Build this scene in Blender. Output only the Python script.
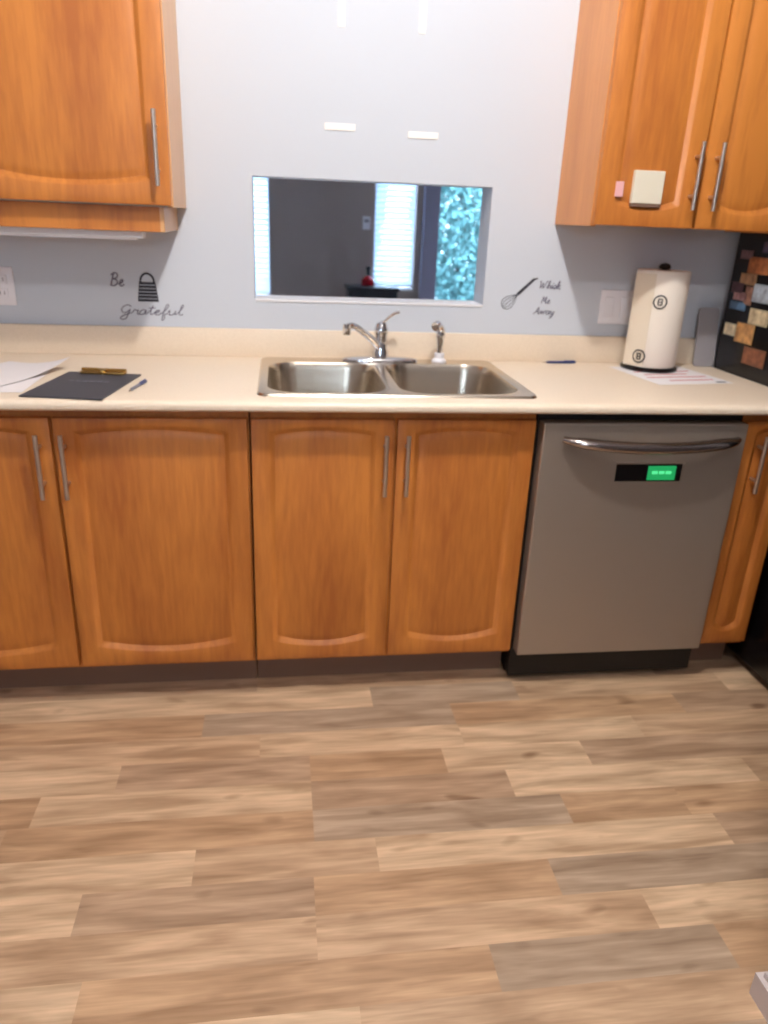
import bpy, bmesh, math, random
from mathutils import Vector, Matrix
random.seed(7)
PI = math.pi
SC = bpy.context.scene
COL = SC.collection
for o in list(bpy.data.objects):
    bpy.data.objects.remove(o)

# ------------------------------------------------------------------ camera
R_ = Vector((0.99079308, -0.12958594, 0.03919903))
U_ = Vector((0.01142106, 0.36850857, 0.92955419))
F_ = Vector((0.13490233, 0.92054816, -0.36659575))
cam_d = bpy.data.cameras.new('camera')
cam_d.sensor_fit = 'HORIZONTAL'; cam_d.sensor_width = 36.0
cam_d.lens = 746.9 / 768 * 36.0
cam_d.clip_start = 0.05
cam_d.dof.use_dof = True
cam_d.dof.focus_distance = 1.15
cam_d.dof.aperture_fstop = 5.6
cam = bpy.data.objects.new('camera', cam_d)
M = Matrix((R_, U_, -F_)).transposed().to_4x4()
M.translation = Vector((-0.3072, -2.531, 1.3587))
cam.matrix_world = M
COL.objects.link(cam)
SC.camera = cam

# ------------------------------------------------------------------ world, exposure
W = bpy.data.worlds.new('overcast_sky'); SC.world = W; W.use_nodes = True
bg = W.node_tree.nodes['Background']
bg.inputs[0].default_value = (0.70, 0.85, 1.0, 1); bg.inputs[1].default_value = 12.0
SC.view_settings.view_transform = 'Standard'
SC.view_settings.look = 'None'
SC.view_settings.gamma = 1.0
SC.view_settings.use_curve_mapping = False
SC.view_settings.exposure = 0.0

LIGHTS = [((0.0, -1.4, 2.74), 101.0, 0.045), ((-0.02, -2.8, 2.74), 42.0, 0.05)]
LAMP_COLOR = (1.0, 0.95, 0.90)

# ------------------------------------------------------------------ materials
def S(r, g, b):
    f = lambda c: (c / 255 / 12.92) if c / 255 <= 0.04045 else ((c / 255 + 0.055) / 1.055) ** 2.4
    return (f(r), f(g), f(b), 1)

def mat(name, color, rough=0.5, metal=0.0, bump=None, var=None, emit=None, spec=None, coat=None, trans=None):
    m = bpy.data.materials.new(name); m.use_nodes = True
    nt = m.node_tree; b = nt.nodes['Principled BSDF']
    b.inputs['Base Color'].default_value = color
    b.inputs['Roughness'].default_value = rough
    b.inputs['Metallic'].default_value = metal
    if spec is not None: b.inputs['Specular IOR Level'].default_value = spec
    if coat: b.inputs['Coat Weight'].default_value = coat; b.inputs['Coat Roughness'].default_value = 0.2
    if trans: b.inputs['Transmission Weight'].default_value = trans
    if emit:
        b.inputs['Emission Color'].default_value = emit[0]; b.inputs['Emission Strength'].default_value = emit[1]
    geo = nt.nodes.new('ShaderNodeNewGeometry')
    if var:      # (scale vec, dark factor, noise scale, detail)
        mp = nt.nodes.new('ShaderNodeMapping'); mp.inputs['Scale'].default_value = var[0]
        nt.links.new(geo.outputs['Position'], mp.inputs['Vector'])
        nz = nt.nodes.new('ShaderNodeTexNoise'); nz.inputs['Scale'].default_value = var[2]
        nz.inputs['Detail'].default_value = var[3]
        nt.links.new(mp.outputs[0], nz.inputs['Vector'])
        cr = nt.nodes.new('ShaderNodeValToRGB')
        cr.color_ramp.elements[0].position = 0.3; cr.color_ramp.elements[1].position = 0.7
        d = var[1]
        cr.color_ramp.elements[0].color = (color[0] * d[0], color[1] * d[1], color[2] * d[2], 1)
        cr.color_ramp.elements[1].color = color
        nt.links.new(nz.outputs[0], cr.inputs[0]); nt.links.new(cr.outputs[0], b.inputs['Base Color'])
    if bump:     # (scale vec, noise scale, strength)
        mp = nt.nodes.new('ShaderNodeMapping'); mp.inputs['Scale'].default_value = bump[0]
        nt.links.new(geo.outputs['Position'], mp.inputs['Vector'])
        nz = nt.nodes.new('ShaderNodeTexNoise'); nz.inputs['Scale'].default_value = bump[1]
        nt.links.new(mp.outputs[0], nz.inputs['Vector'])
        bp = nt.nodes.new('ShaderNodeBump'); bp.inputs['Strength'].default_value = bump[2]
        bp.inputs['Distance'].default_value = 0.002
        nt.links.new(nz.outputs[0], bp.inputs['Height']); nt.links.new(bp.outputs[0], b.inputs['Normal'])
    return m

def oak_mat(name, light, dark, rough=0.33):
    m = bpy.data.materials.new(name); m.use_nodes = True
    nt = m.node_tree; b = nt.nodes['Principled BSDF']; L = nt.links.new
    geo = nt.nodes.new('ShaderNodeNewGeometry')
    mp = nt.nodes.new('ShaderNodeMapping'); mp.inputs['Scale'].default_value = (1, 1, 0.13)
    L(geo.outputs['Position'], mp.inputs['Vector'])
    n1 = nt.nodes.new('ShaderNodeTexNoise'); n1.inputs['Scale'].default_value = 7; n1.inputs['Detail'].default_value = 3
    n1.inputs['Distortion'].default_value = 0.6
    L(mp.outputs[0], n1.inputs['Vector'])
    n2 = nt.nodes.new('ShaderNodeTexNoise'); n2.inputs['Scale'].default_value = 70; n2.inputs['Detail'].default_value = 4
    L(mp.outputs[0], n2.inputs['Vector'])
    mx = nt.nodes.new('ShaderNodeMix'); mx.inputs['Factor'].default_value = 0.35
    L(n1.outputs[0], mx.inputs['A']); L(n2.outputs[0], mx.inputs['B'])
    cr = nt.nodes.new('ShaderNodeValToRGB')
    cr.color_ramp.elements[0].position = 0.36; cr.color_ramp.elements[0].color = dark
    cr.color_ramp.elements[1].position = 0.6; cr.color_ramp.elements[1].color = light
    L(mx.outputs[0], cr.inputs[0]); L(cr.outputs[0], b.inputs['Base Color'])
    b.inputs['Roughness'].default_value = rough
    b.inputs['Coat Weight'].default_value = 0.08; b.inputs['Coat Roughness'].default_value = 0.35
    return m

OAK = oak_mat('honey_oak', S(203, 127, 54), S(168, 96, 38), 0.45)
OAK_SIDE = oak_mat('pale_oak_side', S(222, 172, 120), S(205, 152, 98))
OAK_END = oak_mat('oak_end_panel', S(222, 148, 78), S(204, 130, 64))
WALL = mat('wall_paint', S(200, 206, 216), 0.85, bump=((1, 1, 1), 180, 0.08))
ROOMW = mat('bounce_cutting_wall_grey', S(140, 138, 142), 0.9)  # unseen walls made darker than the sink wall to cut bounced light
TAUPE = mat('taupe_wall_paint', S(178, 162, 154), 0.9)
WHITE = mat('white_paint', S(226, 226, 230), 0.6)
CEIL = mat('ceiling_paint', S(215, 214, 214), 0.95)
LAM = mat('beige_laminate', S(236, 219, 198), 0.38, var=((1, 1, 1), (0.93, 0.92, 0.9), 260, 3))
STEEL = mat('brushed_sink_steel', S(206, 194, 178), 0.24, 1.0, bump=((1, 30, 30), 40, 0.06))
DWSTEEL = mat('brushed_dishwasher_steel', S(170, 158, 146), 0.42, 0.65, bump=((1, 1, 60), 60, 0.05))
NICKEL = mat('brushed_nickel', S(205, 190, 178), 0.3, 0.9)
CHROME = mat('chrome', S(225, 225, 228), 0.07, 1.0)
HANDLE = mat('polished_steel', S(165, 155, 152), 0.14, 1.0)
BLACK = mat('black_plastic', S(7, 7, 8), 0.5)
BLACKG = mat('black_gloss', S(13, 12, 15), 0.22)
DARKGAP = mat('dark_cabinet_interior', S(38, 22, 16), 0.8)
KICK = mat('brown_toe_kick', S(124, 96, 80), 0.6)
GREEN = mat('green_lit_display', S(20, 120, 70), 0.4, emit=(S(35, 180, 100), 0.65))
GREENL = mat('bright_green_characters', S(80, 220, 140), 0.4, emit=(S(90, 225, 150), 0.9))
PAPER = mat('white_paper', S(236, 232, 234), 0.8)
TOWEL = mat('paper_towel', S(236, 226, 214), 0.95, bump=((1, 1, 1), 120, 0.25))
WRAP = mat('paper_towel_flap', S(222, 208, 188), 0.8)
SLATE = mat('charcoal_clipboard', S(62, 62, 70), 0.45)
GREYINK = mat('grey_print', S(110, 110, 118), 0.6)
GOLD = mat('brass_clip', S(196, 160, 92), 0.28, 1.0)
DECAL = mat('black_vinyl', S(32, 30, 44), 0.5)
DECALG = mat('grey_vinyl_lettering', S(104, 98, 116), 0.6)
PLATE = mat('switch_plate_plastic', S(236, 234, 240), 0.4)
PLATED = mat('socket_plastic', S(160, 154, 162), 0.5)
PINK = mat('pink_note', S(232, 176, 176), 0.6)
REDINK = mat('red_print', S(196, 96, 104), 0.7)
BLUEP = mat('blue_pen_plastic', S(34, 52, 110), 0.35)
SILVER = mat('silver_pen_metal', S(150, 152, 168), 0.3, 0.7)
GLASSG = mat('smoked_grey_board', S(150, 146, 150), 0.4)
DARKWOOD = mat('dark_table_wood', S(30, 26, 30), 0.35)
REDG = mat('red_glass', S(190, 24, 40), 0.15)
PIER = mat('mauve_grey_trim', S(150, 146, 166), 0.8)
PATIO = mat('pale_patio', S(220, 225, 232), 0.9)
LEAF = mat('leaf_green', S(104, 156, 158), 0.6, var=((1, 1, 1), (0.45, 0.5, 0.5), 6, 2))
BARK = mat('bark', S(80, 70, 60), 0.9)
EMB = mat('white_tape', S(250, 244, 240), 0.6)

def glass_mat():
    m = bpy.data.materials.new('window_glass'); m.use_nodes = True
    nt = m.node_tree; nt.nodes.clear()
    out = nt.nodes.new('ShaderNodeOutputMaterial'); mx = nt.nodes.new('ShaderNodeMixShader')
    t = nt.nodes.new('ShaderNodeBsdfTransparent'); g = nt.nodes.new('ShaderNodeBsdfGlossy')
    t.inputs[0].default_value = (0.94, 0.97, 1, 1); g.inputs['Roughness'].default_value = 0.02
    mx.inputs[0].default_value = 0.06
    nt.links.new(t.outputs[0], mx.inputs[1]); nt.links.new(g.outputs[0], mx.inputs[2]); nt.links.new(mx.outputs[0], out.inputs[0])
    return m
GLASS = glass_mat()

def slat_mat():
    m = bpy.data.materials.new('blind_slat'); m.use_nodes = True
    nt = m.node_tree; nt.nodes.clear()
    out = nt.nodes.new('ShaderNodeOutputMaterial'); mx = nt.nodes.new('ShaderNodeMixShader')
    d = nt.nodes.new('ShaderNodeBsdfDiffuse'); t = nt.nodes.new('ShaderNodeBsdfTranslucent')
    d.inputs[0].default_value = S(236, 240, 246); t.inputs[0].default_value = S(225, 238, 250)
    mx.inputs[0].default_value = 0.6
    nt.links.new(d.outputs[0], mx.inputs[1]); nt.links.new(t.outputs[0], mx.inputs[2]); nt.links.new(mx.outputs[0], out.inputs[0])
    return m
SLAT = slat_mat()

def plank_mat():
    m = bpy.data.materials.new('laminate_planks'); m.use_nodes = True
    nt = m.node_tree; b = nt.nodes['Principled BSDF']; L = nt.links.new
    at = nt.nodes.new('ShaderNodeAttribute'); at.attribute_name = 'tone'
    sh = nt.nodes.new('ShaderNodeAttribute'); sh.attribute_name = 'shift'
    geo = nt.nodes.new('ShaderNodeNewGeometry')
    add = nt.nodes.new('ShaderNodeVectorMath'); add.operation = 'ADD'
    L(geo.outputs['Position'], add.inputs[0]); L(sh.outputs['Vector'], add.inputs[1])
    def noise(scale, vec, det, dist=0.0):
        mp = nt.nodes.new('ShaderNodeMapping'); mp.inputs['Scale'].default_value = vec
        L(add.outputs[0], mp.inputs['Vector'])
        n = nt.nodes.new('ShaderNodeTexNoise'); n.inputs['Scale'].default_value = scale
        n.inputs['Detail'].default_value = det; n.inputs['Distortion'].default_value = dist
        L(mp.outputs[0], n.inputs['Vector']); return n.outputs[0]
    def ramp(src, p0, c0, p1, c1):
        r = nt.nodes.new('ShaderNodeValToRGB')
        r.color_ramp.elements[0].position = p0; r.color_ramp.elements[0].color = c0
        r.color_ramp.elements[1].position = p1; r.color_ramp.elements[1].color = c1
        L(src, r.inputs[0]); return r.outputs[0]
    def mul(a, c):
        x = nt.nodes.new('ShaderNodeMix'); x.data_type = 'RGBA'; x.blend_type = 'MULTIPLY'
        x.inputs[0].default_value = 1; L(a, x.inputs[6]); L(c, x.inputs[7]); return x.outputs[2]
    c = at.outputs['Color']
    c = mul(c, ramp(noise(3.6, (1, 7, 1), 3, 0.5), 0.32, (0.66, 0.60, 0.56, 1), 0.66, (1.14, 1.14, 1.15, 1)))
    c = mul(c, ramp(noise(14.0, (0.6, 9, 1), 4), 0.3, (0.86, 0.84, 0.82, 1), 0.7, (1.06, 1.06, 1.06, 1)))
    c = mul(c, ramp(noise(5.0, (1.2, 2.6, 1), 1), 0.22, (0.5, 0.42, 0.36, 1), 0.31, (1, 1, 1, 1)))
    L(c, b.inputs['Base Color'])
    b.inputs['Roughness'].default_value = 0.42; b.inputs['Specular IOR Level'].default_value = 0.4
    return m
PLANK = plank_mat()

# ------------------------------------------------------------------ helpers
def link(o, parent=None):
    COL.objects.link(o)
    if parent is not None: o.parent = parent
    return o

def obj(name, bm, m, parent=None, smooth=False, loc=None):
    bmesh.ops.recalc_face_normals(bm, faces=bm.faces[:])
    me = bpy.data.meshes.new(name); bm.to_mesh(me); bm.free()
    me.materials.append(m)
    if smooth:
        me.polygons.foreach_set('use_smooth', [True] * len(me.polygons))
        try: me.set_sharp_from_angle(angle=math.radians(40))
        except Exception: pass
    o = bpy.data.objects.new(name, me); link(o, parent)
    if loc is not None: o.location = loc
    return o

def tag(o, label, cat, group=None, kind=None):
    o['label'] = label; o['category'] = cat
    if group: o['group'] = group
    if kind: o['kind'] = kind
    return o

def thing(name, label, cat, loc=(0, 0, 0), rz=0, group=None):
    o = bpy.data.objects.new(name, None); o.empty_display_size = 0.05
    link(o); o.location = loc; o.rotation_euler = (0, 0, rz)
    return tag(o, label, cat, group)

def struct(name, bm, m, parent=None, smooth=False):
    o = obj(name, bm, m, parent, smooth)
    if parent is None: o['kind'] = 'structure'
    return o

def box(bm, x0, x1, y0, y1, z0, z1, bev=0.0, seg=2):
    vs = [bm.verts.new((x, y, z)) for x in (x0, x1) for y in (y0, y1) for z in (z0, z1)]
    fs = [(0, 1, 3, 2), (4, 6, 7, 5), (0, 4, 5, 1), (2, 3, 7, 6), (0, 2, 6, 4), (1, 5, 7, 3)]
    faces = [bm.faces.new([vs[i] for i in f]) for f in fs]
    if bev > 0:
        es = list({e for f in faces for e in f.edges})
        bmesh.ops.bevel(bm, geom=es, offset=bev, segments=seg, affect='EDGES', profile=0.5)
    return vs

def bxo(name, dims, m, parent=None, bev=0.0, seg=2, smooth=False):
    bm = bmesh.new(); box(bm, *dims, bev, seg); return obj(name, bm, m, parent, smooth)

def tube(bm, pts, rad, seg=12, cap=True, sq=None):
    """tube through points; rad a number or list; sq = (a, b) ellipse factors"""
    pts = [Vector(p) for p in pts]; n = len(pts)
    rs = rad if isinstance(rad, (list, tuple)) else [rad] * n
    rings = []; prev = None
    for i, p in enumerate(pts):
        t = (pts[min(i + 1, n - 1)] - pts[max(i - 1, 0)]).normalized()
        if prev is None:
            a = Vector((0, 0, 1)) if abs(t.z) < 0.9 else Vector((0, 1, 0))
            u = t.cross(a).normalized()
        else:
            u = (prev - t * prev.dot(t)).normalized()
        prev = u; v = t.cross(u)
        fa, fb = sq if sq else (1, 1)
        rings.append([bm.verts.new(p + (u * math.cos(2 * PI * k / seg) * fa + v * math.sin(2 * PI * k / seg) * fb) * rs[i]) for k in range(seg)])
    for a, b in zip(rings, rings[1:]):
        for k in range(seg):
            bm.faces.new((a[k], a[(k + 1) % seg], b[(k + 1) % seg], b[k]))
    if cap:
        bm.faces.new(rings[0][::-1]); bm.faces.new(rings[-1])

def lathe(bm, prof, c=(0, 0, 0), seg=32, sx=1, sy=1, closed=False):
    """prof: list of (r, z) bottom to top"""
    rings = []
    for r, z in prof:
        if r < 1e-6: rings.append([bm.verts.new((c[0], c[1], c[2] + z))])
        else: rings.append([bm.verts.new((c[0] + r * sx * math.cos(2 * PI * k / seg), c[1] + r * sy * math.sin(2 * PI * k / seg), c[2] + z)) for k in range(seg)])
    for a, b in zip(rings, rings[1:]):
        if len(a) == 1 and len(b) == 1: continue
        for k in range(seg):
            k2 = (k + 1) % seg
            if len(a) == 1: bm.faces.new((a[0], b[k2], b[k]))
            elif len(b) == 1: bm.faces.new((a[k], a[k2], b[0]))
            else: bm.faces.new((a[k], a[k2], b[k2], b[k]))
    if closed:
        a, b = rings[-1], rings[0]
        for k in range(seg): bm.faces.new((a[k], a[(k + 1) % seg], b[(k + 1) % seg], b[k]))
        return
    for r_ in (rings[0], rings[-1]):
        if len(r_) > 1: bm.faces.new(r_)

def catmull(pts, n=6):
    out = []
    P = [Vector(p) for p in pts]
    if len(P) < 3: return P
    P = [P[0] * 2 - P[1]] + P + [P[-1] * 2 - P[-2]]
    for i in range(1, len(P) - 2):
        a, b, c, d = P[i - 1:i + 3]
        for k in range(n):
            t = k / n
            out.append(0.5 * ((2 * b) + (c - a) * t + (2 * a - 5 * b + 4 * c - d) * t * t + (3 * b - a - 3 * c + d) * t ** 3))
    out.append(P[-2]); return out

def prism(bm, outline, z0, z1):
    """outline: list of (x,y) -> vertical prism"""
    a = [bm.verts.new((x, y, z0)) for x, y in outline]; b = [bm.verts.new((x, y, z1)) for x, y in outline]
    n = len(a)
    for i in range(n): bm.faces.new((a[i], a[(i + 1) % n], b[(i + 1) % n], b[i]))
    bm.faces.new(a[::-1]); bm.faces.new(b)

# ------------------------------------------------------------------ setting
OX0, OX1, OZ0, OZ1 = -0.387, 0.370, 1.090, 1.462
WT = 0.13
XL, XR = -1.62, 2.05
CH = 2.82
FARY = 4.0

bm = bmesh.new()      # sink wall with the pass-through opening
box(bm, XL - 0.1, OX0, 0, WT, 0, CH); box(bm, OX1, XR + 0.1, 0, WT, 0, CH)
box(bm, OX0, OX1, 0, WT, 0, OZ0); box(bm, OX0, OX1, 0, WT, OZ1, CH)
bmesh.ops.remove_doubles(bm, verts=bm.verts[:], dist=1e-5)
struct('wall_back', bm, WALL)
bm = bmesh.new(); box(bm, OX0, OX1, -0.003, WT + 0.003, OZ0, OZ0 + 0.008, 0.002)
struct('trim_1', bm, WHITE)
bm = bmesh.new(); box(bm, XL - 0.1, XL, -4.3, 0, 0, CH); struct('wall_left', bm, ROOMW)
bm = bmesh.new(); box(bm, 0.60, 0.70, -4.3, -1.67, 0, CH); box(bm, 0.70, XR + 0.1, -1.77, -1.67, 0, CH)
box(bm, XR, XR + 0.1, -1.67, 0, 0, CH); struct('wall_right', bm, ROOMW)
bm = bmesh.new()      # baseboard turning round the end of the right wall
for o, za, zb in ((0.0, 0, 0.055), (0.010, 0.0552, 0.068)):
    prism(bm, [(0.572 + o, -4.2), (0.5995, -4.2), (0.5995, -1.6695), (XR, -1.6695), (XR, -1.640 - o), (0.572 + o, -1.640 - o)], za, zb)
struct('baseboard_right', bm, mat('baseboard_paint', S(200, 190, 188), 0.6))
# wall behind the camera; unseen glazed door added for cool daylight and its reflection
bm = bmesh.new()
box(bm, XL - 0.1, -1.25, -4.4, -4.3, 0, CH); box(bm, -0.25, 0.70, -4.4, -4.3, 0, CH); box(bm, -1.25, -0.25, -4.4, -4.3, 2.05, CH)
struct('wall_front', bm, ROOMW)
bm = bmesh.new()
for a, b_ in ((-1.25, -1.19), (-0.31, -0.25)): box(bm, a, b_, -4.38, -4.32, 0, 2.05, 0.004)
box(bm, -1.19, -0.31, -4.38, -4.32, 1.97, 2.05, 0.004); box(bm, -1.19, -0.31, -4.38, -4.32, 0, 1.45, 0.004)
dr = struct('added_daylight_door', bm, WHITE)
bm = bmesh.new(); box(bm, -1.19, -0.31, -4.355, -4.35, 1.45, 1.97); obj('glass_pane', bm, GLASS, dr)
bm = bmesh.new(); box(bm, XL - 0.1, XR + 0.1, -4.4, WT, CH, CH + 0.1); struct('ceiling', bm, CEIL)

# floor: one mesh, planks 10 cm wide with ends where the photograph shows them
Lt, Md, Dk, Bn, Gy = S(213, 184, 151), S(199, 168, 136), S(185, 156, 128), S(192, 158, 124), S(180, 157, 133)
ROWS = [
 [(-0.39, Dk), (0.9, Md), (2.1, Dk)],
 [(-1.2, Md), (-0.045, Lt), (0.41, Gy), (1.10, Md), (2.1, Lt)],
 [(-1.5, Md), (-0.536, Bn), (0.187, Gy), (0.9, Bn), (2.1, Dk)],
 [(-1.3, Bn), (-0.375, Md), (0.19, Lt), (0.72, Lt), (2.1, Md)],
 [(-0.73, Lt), (-0.242, Dk), (0.12, Bn), (0.52, Lt), (1.25, Dk), (2.1, Bn)],
 [(-0.903, Bn), (-0.242, Lt), (0.274, Dk), (0.95, Lt), (2.1, Md)],
 [(-0.95, Md), (-0.242, Bn), (0.39, Gy), (0.70, Bn), (2.1, Bn)],
 [(-0.511, Lt), (-0.1, Md), (0.755, Lt), (2.1, Dk)],
 [(-0.736, Lt), (-0.248, Dk), (0.289, Bn), (0.95, Gy), (2.1, Md)],
 [(-1.0, Bn), (-0.248, Md), (0.465, Md), (1.2, Lt), (2.1, Md)],
 [(-0.69, Lt), (0.096, Bn), (0.584, Gy), (2.1, Bn)],
 [(-0.69, Dk), (-0.176, Lt), (0.9, Md), (2.1, Bn)],
]
me = bpy.data.meshes.new('floor'); V_, Fc, tones, shifts = [], [], [], []
def plank(x0, x1, y0, y1, tone):
    i = len(V_); V_.extend([(x0, y0, 0), (x1, y0, 0), (x1, y1, 0), (x0, y1, 0)]); Fc.append((i, i + 1, i + 2, i + 3))
    k = random.uniform(0.96, 1.04)
    tones.append((tone[0] * k, tone[1] * k, tone[2] * k, 1)); shifts.append((random.uniform(0, 40), random.uniform(0, 40), 0))
for r in range(-6, 38):
    y1 = -0.59 - 0.1 * (r - 1); y0 = y1 - 0.1
    if y1 > WT: continue
    x = XL - 0.1
    if 0 <= r < len(ROWS): seq = ROWS[r]
    else:
        seq = []; xx = XL - 0.1 + random.uniform(0.2, 0.9)
        while xx < XR + 0.1: seq.append((xx, random.choice([Lt, Md, Dk, Bn, Gy, Md]))); xx += random.uniform(0.4, 1.1)
        seq.append((XR + 0.1, Md))
    for xe, tn in seq:
        xe = min(xe, XR + 0.1)
        if xe > x + 1e-4: plank(x, xe, y0, y1, tn); x = xe
    if x < XR + 0.1 - 1e-3: plank(x, XR + 0.1, y0, y1, Md)
nf = len(Fc); b0 = len(V_)      # slab below so the floor has thickness
bx = [(XL - 0.1, -4.41, -0.002), (XR + 0.1, -4.41, -0.002), (XR + 0.1, WT, -0.002), (XL - 0.1, WT, -0.002)]
V_.extend(bx); V_.extend([(x, y, -0.1) for x, y, z in bx])
for f in ((0, 1, 2, 3), (4, 5, 6, 7), (0, 1, 5, 4), (1, 2, 6, 5), (2, 3, 7, 6), (3, 0, 4, 7)): Fc.append(tuple(b0 + q for q in f)); tones.append(Md); shifts.append((0, 0, 0))
me.from_pydata(V_, [], Fc)
ca = me.attributes.new('tone', 'FLOAT_COLOR', 'FACE'); sa = me.attributes.new('shift', 'FLOAT_VECTOR', 'FACE')
for i in range(len(Fc)): ca.data[i].color = tones[i]; sa.data[i].vector = shifts[i]
me.materials.append(PLANK)
fl = link(bpy.data.objects.new('floor', me)); fl['kind'] = 'structure'

# room beyond the opening
bm = bmesh.new()
def wallseg(x0, x1, z0, z1, y=FARY): box(bm, x0, x1, y, y + 0.14, z0, z1)
ops = [(-2.35, -0.383, 0.70, 2.1), (0.470, 0.815, 0.79, 2.1), (1.00, 2.50, 0.0, 2.1)]
xs = -2.6
for a, b_, z0, z1 in ops:
    wallseg(xs, a, 0, CH)
    if z0 > 0: wallseg(a, b_, 0, z0)
    wallseg(a, b_, z1, CH); xs = b_
wallseg(xs, 2.7, 0, CH)
struct('wall_far', bm, TAUPE)
bm = bmesh.new(); box(bm, -0.383, 0.09, FARY - 0.12, FARY, 0, CH); struct('trim_2', bm, TAUPE)      # chimney-like step in the far wall
bm = bmesh.new(); box(bm, 0.868, 0.998, FARY - 0.07, FARY, 0, CH, 0.004); struct('trim_3', bm, PIER)
bm = bmesh.new(); box(bm, -2.7, -2.6, WT, FARY + 0.14, 0, CH); struct('wall_far_left', bm, TAUPE)
bm = bmesh.new(); box(bm, 2.7, 2.8, WT, FARY + 0.14, 0, CH); struct('wall_far_right', bm, TAUPE)
bm = bmesh.new(); box(bm, -2.7, XL - 0.1, WT - 0.1, WT, 0, CH); box(bm, XR + 0.1, 2.8, WT - 0.1, WT, 0, CH); struct('wall_near_side', bm, TAUPE)
bm = bmesh.new(); box(bm, -2.7, 2.8, WT, FARY + 0.14, CH, CH + 0.1); struct('ceiling_far', bm, CEIL)
bm = bmesh.new(); box(bm, -2.7, 2.8, WT, FARY + 0.14, -0.1, 0.0); struct('floor_far', bm, TAUPE)
bm = bmesh.new(); box(bm, -8, 12, FARY + 0.14, 16, -0.2, -0.05); struct('floor_patio', bm, PATIO)

def window(name, x0, x1, z0, z1, fr=0.02):
    bm = bmesh.new(); y = FARY + 0.05
    box(bm, x0, x0 + fr, y, y + 0.05, z0, z1); box(bm, x1 - fr, x1, y, y + 0.05, z0, z1)
    box(bm, x0 + fr, x1 - fr, y, y + 0.05, z1 - fr, z1); box(bm, x0 + fr, x1 - fr, y, y + 0.05, z0, z0 + fr)
    f = struct(name, bm, WHITE)
    bm = bmesh.new(); box(bm, x0 + fr, x1 - fr, y + 0.02, y + 0.026, z0 + fr, z1 - fr); obj('glass_pane', bm, GLASS, f)
    if z0 > 0:
        bm = bmesh.new(); box(bm, x0, x1, FARY - 0.02, FARY + 0.05, z0 - 0.005, z0 + 0.012, 0.003); obj('window_sill', bm, WHITE, f)
    return f
window('window_1', -2.35, -0.383, 0.70, 2.1); window('window_2', 0.470, 0.815, 0.79, 2.1)
d1 = window('door_1', 1.00, 2.50, 0.0, 2.1, 0.018)

def blind(x0, x1, z0, z1, label):
    t = thing('window_blind', label, 'blind', ((x0 + x1) / 2, FARY + 0.02, z0), 0, 'white slatted blinds in the room beyond')
    hw = (x1 - x0) / 2 - 0.008; h = z1 - z0
    bm = bmesh.new(); box(bm, -hw, hw, -0.02, 0.02, h - 0.04, h - 0.003, 0.003); obj('head_rail', bm, WHITE, t)
    bm = bmesh.new(); n = int((h - 0.09) / 0.042)
    for i in range(n):
        z = 0.05 + i * 0.042; a = math.radians(52); c, s = 0.024 * math.cos(a), 0.024 * math.sin(a)
        for e in (0,):
            q = [(-hw, -c, z - s), (hw, -c, z - s), (hw, c, z + s), (-hw, c, z + s)]
            lo = [bm.verts.new(p) for p in q]; up = [bm.verts.new((p[0], p[1] - 0.0006, p[2] + 0.0008)) for p in q]
            bm.faces.new(lo[::-1]); bm.faces.new(up)
            for k in range(4): bm.faces.new((lo[k], lo[(k + 1) % 4], up[(k + 1) % 4], up[k]))
    obj('slats', bm, SLAT, t)
    bm = bmesh.new(); box(bm, -hw, hw, -0.015, 0.015, 0.015, 0.03, 0.002); obj('bottom_rail', bm, WHITE, t)
    for x in (-hw * 0.6, hw * 0.6):
        bm = bmesh.new(); tube(bm, [(x, -0.02, 0.03), (x, -0.02, h - 0.04)], 0.0012, 6); obj('cord', bm, WHITE, t)
blind(-2.35, -0.383, 0.712, 2.1, 'bright slatted blind in the left window of the room beyond the opening')
blind(0.470, 0.815, 0.802, 2.1, 'bright slatted blind in the narrow middle window behind the red bottle')

# ------------------------------------------------------------------ cabinets
def door_rings(w, h, st, be, bmid, te, tmid, off, n=14):
    """outline of the arched opening, inset by off; bottom ends be, bottom mid bmid (heights above the door bottom), top ends te, top mid tmid (below the top)"""
    x0, x1 = st + off, w - st - off; pts = []
    for i in range(n + 1):
        u = i / n; k = 1 - (2 * u - 1) ** 2
        pts.append((x0 + (x1 - x0) * u, be + (bmid - be) * k + off))
    for i in range(n + 1):
        u = i / n; k = 1 - (2 * u - 1) ** 2
        pts.append((x1 - (x1 - x0) * u, h - (te + (tmid - te) * k) - off))
    return pts

def outer_ring(w, h, ins, n=14):
    pts = []
    for i in range(n + 1):
        u = i / n; pts.append((ins + (w - 2 * ins) * u, ins))
    for i in range(n + 1):
        u = i / n; pts.append((w - ins - (w - 2 * ins) * u, h - ins))
    return pts

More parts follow.
